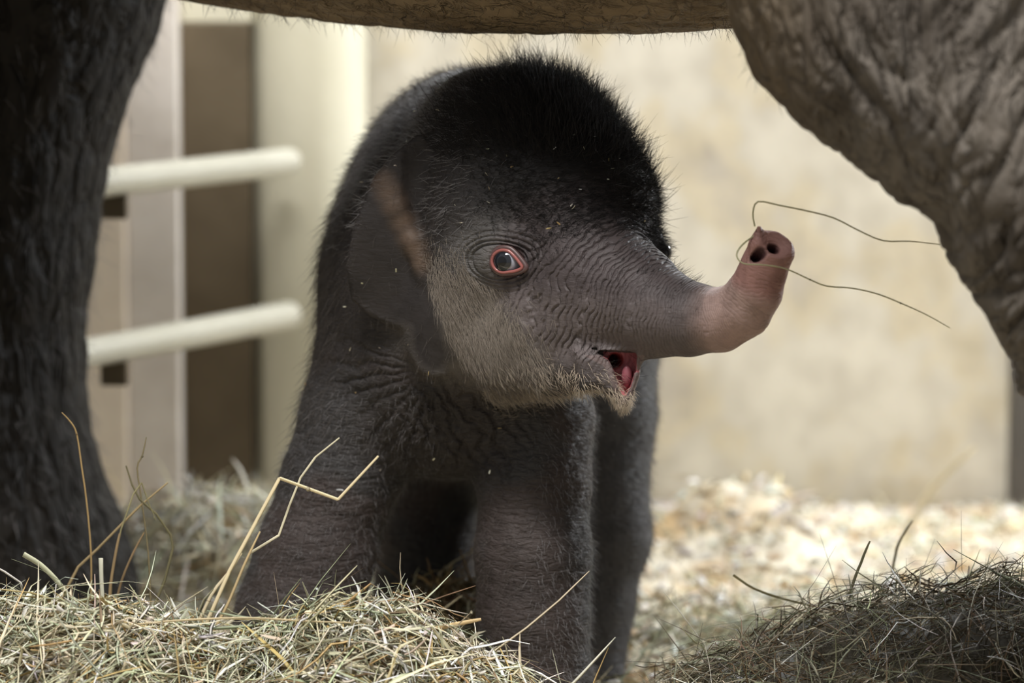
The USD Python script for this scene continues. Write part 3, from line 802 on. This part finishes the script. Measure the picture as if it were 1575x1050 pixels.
# ------------------------------------------------------------------ bedding: hay, shavings, loose straws
def strand_mesh(p0, d0, bend, length, width, S=6, kink=0.0):
    """one flattened, keeled blade per row; returns vertices and faces"""
    n = len(p0)
    t = np.linspace(0, 1, S)
    d0 = d0 / np.linalg.norm(d0, axis=1, keepdims=True)
    c = p0[:, None] + length[:, None, None] * (t[None, :, None] * d0[:, None] + (t ** 2)[None, :, None] * bend[:, None])
    if kink:
        kd = rng.normal(size=(n, 3)) * kink
        at = 0.3 + 0.4 * rng.random(n)
        c = c + length[:, None, None] * np.maximum(t[None, :] - at[:, None], 0)[:, :, None] * kd[:, None]
    tg = np.gradient(c, axis=1); tg /= np.maximum(np.linalg.norm(tg, axis=2, keepdims=True), 1e-9)
    r = rng.normal(size=(n, 1, 3))
    u = np.cross(tg, r); u /= np.maximum(np.linalg.norm(u, axis=2, keepdims=True), 1e-9)
    w = np.cross(tg, u)
    wd = width[:, None, None] * np.array([.8, 1, 1, 1, .8, .3])[None, :, None] if S == 6 else width[:, None, None]
    V = np.stack([c + u * wd * 0.5, c - u * wd * 0.5, c + w * wd * 0.28], 2)     # n,S,3,3
    V = V.reshape(-1, 3)
    i = np.arange(S - 1)[:, None] * 3; j = np.arange(3)[None]
    a, b = (i + j).ravel(), (i + (j + 1) % 3).ravel()
    quad = np.stack([a, b, b + 3, a + 3], 1)
    tri = np.vstack([quad[:, [0, 1, 2]], quad[:, [0, 2, 3]], [[0, 2, 1]], [[3 * S - 3, 3 * S - 2, 3 * S - 1]]])
    Fc = (tri[None] + (np.arange(n) * 3 * S)[:, None, None]).reshape(-1, 3)
    return V, Fc


def palette(n, cols, probs, var=0.15, per=18):
    c = np.array(cols)[rng.choice(len(cols), n, p=np.array(probs) / np.sum(probs))]
    c = c * (1 + var * rng.normal(size=(n, 1))) * (1 + 0.04 * rng.normal(size=(n, 3)))
    return np.repeat(np.clip(c, 0.01, 0.95), per, axis=0)


PALE, GREEN, WHITE, GOLD, BROWN, DULL = (.76, .70, .50), (.53, .55, .39), (.88, .86, .77), (.52, .38, .17), (.24, .16, .085), (.30, .27, .17)


def hay_heap(name, label, height, xr, yr, n, cols, probs, length=(0.03, 0.115), width=(0.0016, 0.0056), group=None, tilt=0.22, deep=0.05, dens=None, core_col=(.20, .16, .09), core_res=0.02):
    root = thing(name, label, 'hay', kind='stuff', group=group)
    gx, gy = np.arange(xr[0], xr[1] + 1e-6, core_res), np.arange(yr[0], yr[1] + 1e-6, core_res)
    GX, GY = np.meshgrid(gx, gy, indexing='ij')
    GZ = np.maximum(height(GX, GY) - 0.022 - 0.02 * meshkit.noise(np.stack([GX, GY, 0 * GX], -1) * 30, 3), 0.002)
    nx, ny = GX.shape
    V = np.stack([GX, GY, GZ], -1).reshape(-1, 3)
    i, j = np.meshgrid(np.arange(nx - 1), np.arange(ny - 1), indexing='ij')
    k = (i * ny + j).ravel()
    V2 = V.copy(); V2[:, 2] = 0.0
    top = np.vstack([np.stack([k, k + ny, k + ny + 1], 1), np.stack([k, k + ny + 1, k + 1], 1)])
    N0 = len(V)
    ring = np.concatenate([np.arange(0, nx * ny, ny), (nx - 1) * ny + np.arange(1, ny), np.arange((nx - 2) * ny + ny - 1, 0, -ny), np.arange(ny - 2, 0, -1)])
    a, b = ring, np.roll(ring, -1)
    sides = np.vstack([np.stack([a, a + N0, b + N0], 1), np.stack([a, b + N0, b], 1)])
    obj('matted_core', (np.vstack([V, V2]), np.vstack([top, top[:, ::-1] + N0, sides])), L('hay'), root, True, np.tile(core_col, (2 * N0, 1)) * (0.7 + 0.6 * rng.random((2 * N0, 1))))
    xs, ys = [], []
    while sum(map(len, xs)) < n:
        x, y = rng.uniform(*xr, 4 * n), rng.uniform(*yr, 4 * n)
        h = height(x, y)
        keep = rng.random(4 * n) < np.clip(h / 0.06, 0.0, 1) * (dens(x, y) if dens else 1)
        xs.append(x[keep]); ys.append(y[keep])
    x, y = np.concatenate(xs)[:n], np.concatenate(ys)[:n]
    h = height(x, y); e = 0.01
    gxn, gyn = (height(x + e, y) - h) / e, (height(x, y + e) - h) / e
    nn = np.stack([-gxn, -gyn, np.ones(n)], 1); nn /= np.linalg.norm(nn, axis=1, keepdims=True)
    d = rng.normal(size=(n, 3)); d -= nn * (d * nn).sum(1, keepdims=True); d /= np.linalg.norm(d, axis=1, keepdims=True)
    le = rng.uniform(*length, n) * (0.6 + 0.6 * rng.random(n))
    lift = np.where(rng.random(n) < 0.03, 0.5, 0.0) + np.abs(rng.normal(size=n)) * tilt * 0.6
    lift *= np.clip(0.09 / le, 0.5, 1.0)
    p0 = np.stack([x, y, h - 0.004 - deep * rng.random(n) ** 1.6], 1) - d * le[:, None] * 0.35
    p0[:, 2] = np.maximum(p0[:, 2], 0.004)
    dd = d + nn * lift[:, None]
    bend = 0.42 * rng.normal(size=(n, 3)) - nn * (lift * 0.5)[:, None]
    V, Fc = strand_mesh(p0, dd, bend, le, rng.uniform(*width, n), kink=0.9)
    # the heap has settled: all but a few stems are pressed towards its surface
    free = np.repeat(rng.random(n) < 0.08, 18)
    hv = height(V[:, 0], V[:, 1])
    dz = V[:, 2] - hv
    V[:, 2] = np.where((dz > 0.012) & ~free, hv + 0.012 + (dz - 0.012) * 0.38, V[:, 2])
    V[:, 2] = np.maximum(V[:, 2], 0.002)
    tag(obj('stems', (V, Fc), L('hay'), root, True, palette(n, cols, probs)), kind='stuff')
    return root


def crest(pxs, pys, Y, front, back, floor_=0.012):
    P = np.array([W(a, b, Y) for a, b in zip(pxs, pys)])
    def h(x, y):
        top = np.interp(x, P[:, 0], P[:, 2])
        s = np.where(y < Y, front, back)
        n = meshkit.noise(np.stack([x * 14, y * 14, 0 * x], -1), 17) - 0.5
        return np.maximum(floor_, top * np.exp(-((y - Y) / s) ** 2 / 1.2) + 0.03 * n * sstep(0.03, 0.1, top))
    return h


def gauss(c, sx, sy, hgt):
    return lambda x, y: hgt * np.exp(-((x - c[0]) / sx) ** 2 - ((y - c[1]) / sy) ** 2) * (0.7 + 0.6 * meshkit.noise(np.stack([x * 9, y * 9, 0 * x], -1), 19))


H_front = crest([-160, 0, 100, 200, 290, 345, 400, 450, 500, 560, 620, 680, 730, 790, 850, 900], [930, 928, 912, 918, 950, 985, 975, 940, 920, 912, 930, 962, 992, 1030, 1085, 1150], -0.27, 0.24, 0.10)
FRONT = hay_heap('hay_pile', 'bright pale greenish hay pile in front of the calf, burying one of its forefeet', H_front, (-0.92, 0.14), (-0.62, -0.07), 8500,
         [PALE, GREEN, WHITE, GOLD, BROWN], [.36, .30, .17, .10, .07])
n = 260
x, y = rng.uniform(-0.9, 0.12, n), rng.uniform(-0.5, -0.18, n)
V, Fc = strand_mesh(np.stack([x, y, H_front(x, y) + 0.004], 1), rng.normal(size=(n, 3)) * [1, 1, .4], 0.5 * rng.normal(size=(n, 3)), rng.uniform(0.012, 0.03, n), rng.uniform(0.004, 0.009, n))
tag(obj('shaving_flake', (V, Fc), L('hay'), FRONT, True, palette(n, [(.82, .78, .68), (.78, .68, .5)], [.7, .3])), kind='stuff')
H_right = crest([930, 985, 1040, 1090, 1140, 1200, 1290, 1400, 1500, 1580, 1700], [1150, 1075, 1020, 990, 965, 935, 905, 888, 872, 868, 880], -0.17, 0.30, 0.13)
hay_heap('hay_pile', 'dark brown matted hay pile with shade in its colours beside the calf under the wrinkled adult thigh', H_right, (0.17, 0.95), (-0.62, 0.08), 6500,
         [(.22, .20, .13), (.27, .28, .18), (.18, .12, .065), (.07, .055, .035), PALE, WHITE], [.30, .14, .30, .20, .04, .03], width=(0.001, 0.0026), core_col=(.06, .05, .03))  # partly dark hay, partly the thigh's shade mixed into the colours
H_mid = lambda x, y: np.maximum(0.012, gauss((-0.50, 1.02), .26, .22, .23)(x, y))
hay_heap('hay_pile', 'blurred pale hay heap lying between the adult foreleg and the pale column', H_mid, (-1.0, -0.12), (0.66, 1.40), 3500,
         [PALE, WHITE, GREEN, BROWN, GOLD], [.34, .38, .12, .08, .08], width=(0.002, 0.007), core_col=(.45, .40, .28))
H_under = lambda x, y: np.maximum(0.010, gauss((-0.12, 0.22), .18, .16, .18)(x, y))
hay_heap('hay_scatter', 'flat brownish hay trampled under the belly of the calf', H_under, (-0.42, 0.30), (0.02, 0.62), 2600,
         [BROWN, GOLD, PALE, DULL], [.35, .25, .2, .2])
H_strip = lambda x, y: np.maximum(0.010, gauss((0.33, 0.55), .28, .22, .07)(x, y))
hay_heap('hay_scatter', 'thin scatter of green hay stems over shavings behind the dark hay pile', H_strip, (0.10, 0.8), (0.08, 1.0), 1500,
         [GREEN, PALE, DULL, WHITE], [.35, .3, .2, .15], length=(0.05, 0.14))

# wood shavings: bed and curled flakes over the back of the stall
shav = thing('wood_shavings', 'bright cream wood shavings heaped along the foot of the back wall', 'wood shavings', kind='stuff')


def H_sh(x, y):
    n = meshkit.fbm(np.stack([x * 6, y * 6, 0 * x], -1), 3, 23)
    return 0.012 + 0.045 * n + gauss((0.43, 1.42), .17, .16, .15)(x, y) + gauss((0.75, 0.75), .3, .2, .06)(x, y)


sx, sy = np.arange(-1.3, 1.6, 0.02), np.arange(-0.9, WALL_Y - 0.01, 0.02)
GX, GY = np.meshgrid(sx, sy, indexing='ij')
GZ = H_sh(GX, GY) - 0.01
a_, b_ = GX.shape
i, j = np.meshgrid(np.arange(a_ - 1), np.arange(b_ - 1), indexing='ij'); k = (i * b_ + j).ravel()
Vs = np.stack([GX, GY, GZ], -1).reshape(-1, 3)
cn = meshkit.fbm(Vs * 9, 4, 61)[:, None]
cs = np.where(cn > 0.5, 1, 0) * 0 + np.array([.84, .77, .62]) * (1 - sstep(.45, .7, cn)) + np.array([.66, .47, .25]) * sstep(.45, .7, cn)
obj('shavings_bed', (Vs, np.vstack([np.stack([k, k + b_, k + b_ + 1], 1), np.stack([k, k + b_ + 1, k + 1], 1)])), L('hay'), shav, True, cs)
n = 9000
x, y = rng.uniform(-1.2, 1.5, n), rng.uniform(0.1, WALL_Y - 0.04, n)
p0 = np.stack([x, y, H_sh(x, y) + 0.004 * rng.random(n)], 1)
d = rng.normal(size=(n, 3)) * [1, 1, 0.35]
V, Fc = strand_mesh(p0, d, rng.normal(size=(n, 3)) * [0.5, 0.5, 0.3] + [0, 0, -0.15], rng.uniform(0.012, 0.035, n), rng.uniform(0.006, 0.016, n))
V[:, 2] = np.maximum(V[:, 2], 0.004)
V[:, 1] = np.minimum(V[:, 1], WALL_Y - 0.004)
tag(obj('curled_flake', (V, Fc), L('hay'), shav, True, palette(n, [(.88, .82, .69), (.80, .67, .46), (.64, .46, .25), (.91, .88, .80)], [.45, .22, .07, .26])), kind='stuff')


# single straws that stand out
def straw(label, pts, Y, r, col, name='hay_straw', per=3, group=None, nodes=()):
    P = np.array([W(p[0], p[1], p[2] if len(p) > 2 else Y) for p in pts])
    path = smooth_path(P, per) if per > 1 else P
    if per == 1:      # sharply creased: tight corners
        out = [P[0]]
        for a, b, c in zip(P[:-2], P[1:-1], P[2:]):
            out += [b + (a - b) * 0.012, b + (c - b) * 0.012]
        path = np.array(out + [P[-1]])
    rr = r * np.interp(np.linspace(0, 1, len(path)), [0, .1, .8, 1], [1, 1, .85, .55])
    rr = rr * 1.7
    vv, ff = tube(path, rr, 6, flat=0.55)
    t = thing(name, label, 'straw', group=group)
    s = (0.85 + 0.3 * meshkit.noise(vv * 90, 2))[:, None]
    obj('stem', (vv, ff), L('hay'), t, True, np.clip(np.array(col) * s, 0, .95))
    for q in nodes:
        m = trimesh.creation.icosphere(1, r * 2.0); m.apply_translation(W(*q))
        obj('node', m, L('hay'), t, True, np.tile(np.array(col) * 0.45, (len(m.vertices), 1)))
    return t


straw('long pale golden straw creased twice, leaning up across the calf\'s left shin', [(316, 962), (352, 880), (395, 800), (430, 735), (520, 768), (582, 701)], -0.24, 0.0017, (.78, .66, .42), per=1, nodes=[(474, 752, -0.241)])
straw('thin pale bent straw crossing the twice creased golden straw', [(385, 850), (429, 823), (444, 780), (462, 735), (485, 703), (522, 673)], -0.22, 0.0011, (.72, .66, .48), per=1)
straw('straight tan straw slanting below the twice creased golden straw', [(330, 968), (352, 925), (374, 872), (400, 817)], -0.25, 0.0013, (.58, .44, .24))
straw('pale doubled straw lying alongside the lower golden straw stem', [(296, 980), (325, 915), (352, 880), (372, 850)], -0.23, 0.0015, (.72, .62, .42))
straw('tall brown straw with a bent ochre tip before the adult foreleg', [(140, 930), (140, 850), (133, 770), (126, 720), (118, 667), (108, 648), (95, 634)], -0.15, 0.0009, (.40, .27, .12), nodes=[(118, 667, -0.15)])
straw('thin upright grass stalk with a wispy seed head at its top', [(232, 930), (228, 850), (218, 770), (211, 720), (219, 700), (225, 672)], -0.1, 0.0009, (.22, .18, .10), per=3, nodes=[(219, 702, -0.1)])
straw('dark bent grass stalk folding over right of the wispy stalk', [(236, 935), (254, 890), (266, 842), (262, 822), (240, 790), (215, 768), (203, 745), (194, 716)], -0.1, 0.0013, (.17, .15, .08), per=1)
straw('straight tan grass stalk slanting up to the right among the stalks', [(84, 940), (120, 872), (152, 842), (185, 808), (215, 778), (258, 742)], -0.1, 0.0012, (.36, .27, .14), per=1)
straw('olive curved stalk arching beside the straight tan grass stalk', [(170, 945), (172, 880), (186, 815), (205, 760), (218, 742), (228, 772), (240, 800)], -0.12, 0.0008, (.28, .25, .13), per=1)
straw('short brown grass stalk leaning left under the tan stalk', [(176, 935), (188, 890), (205, 850), (222, 818)], -0.1, 0.0011, (.28, .19, .1))
straw('thick brown upright stalk at the foot of the stalk cluster', [(168, 940), (170, 900), (178, 850), (184, 820)], -0.13, 0.0015, (.33, .23, .12))
straw('flat pale green blade curving down from the left onto the pile', [(36, 852), (62, 868), (85, 890), (103, 912), (122, 928)], -0.2, 0.0026, (.60, .60, .42))
straw('short whitish upright straw in front of the adult foreleg', [(155, 858), (156, 890), (158, 925), (161, 960)], -0.22, 0.0021, (.70, .68, .55))
straw('thin olive straw bent around the top of the raised trunk tip, reaching the adult thigh', [(1161, 348), (1158, 328), (1166, 310), (1200, 316), (1240, 324), (1282, 335), (1320, 354), (1358, 370), (1400, 371), (1446, 376)], -0.372, 0.0007, (.33, .31, .18))
straw('olive straw curled across the trunk tip below the nostrils', [(1163, 360, -.365), (1142, 376, -.375), (1133, 392, -.386), (1143, 405, -.396), (1170, 407, -.400), (1195, 410, -.398), (1216, 416, -.385), (1246, 430, -.38), (1272, 440, -.38), (1310, 443, -.38), (1350, 452, -.38), (1390, 468, -.38), (1425, 484, -.38), (1461, 504, -.38)], -0.38, 0.0007, (.36, .34, .20), nodes=[(1246, 430, -.38), (1385, 466, -.38)])
straw('green straw poking out of the back slope of the dark hay pile', [(1128, 884), (1160, 905), (1210, 922), (1272, 937)], -0.1, 0.0012, (.38, .33, .16))
straw('thick dark straw standing at the crest of the dark hay pile', [(1306, 915), (1318, 880), (1324, 866), (1330, 850), (1338, 832)], -0.17, 0.0013, (.26, .24, .14))
straw('thin kinked straw standing right of the thick dark straw', [(1372, 880), (1376, 858), (1382, 836), (1395, 812), (1404, 800)], 0.1, 0.0012, (.34, .30, .18))
straw('long blurred pale straw leaning against the foot of the back wall', [(1390, 830), (1420, 770), (1460, 722), (1500, 686)], 1.5, 0.0040, (.74, .66, .48))
straw('pale tan straw lying along the crest of the front pile', [(150, 968), (260, 955), (380, 950), (470, 955), (560, 958)], -0.36, 0.0010, (.66, .54, .33))
straw('stout golden cut straw end jutting from the right of the front pile', [(640, 972), (690, 962), (740, 952)], -0.30, 0.0022, (.68, .50, .26))

# chaff caught in the calf's hair
n = len(fleck_p)
V, Fc = strand_mesh(fleck_p + fleck_n * 0.006, rng.normal(size=(n, 3)), 0.3 * rng.normal(size=(n, 3)), rng.uniform(0.003, 0.009, n), rng.uniform(0.0012, 0.003, n))
ch = thing('chaff_flecks', 'tiny pale chaff flecks caught in the dark hair of the calf', 'chaff', kind='stuff')
obj('fleck', (V, Fc), L('hay'), ch, True, palette(n, [PALE, WHITE, GOLD], [.4, .3, .3]))
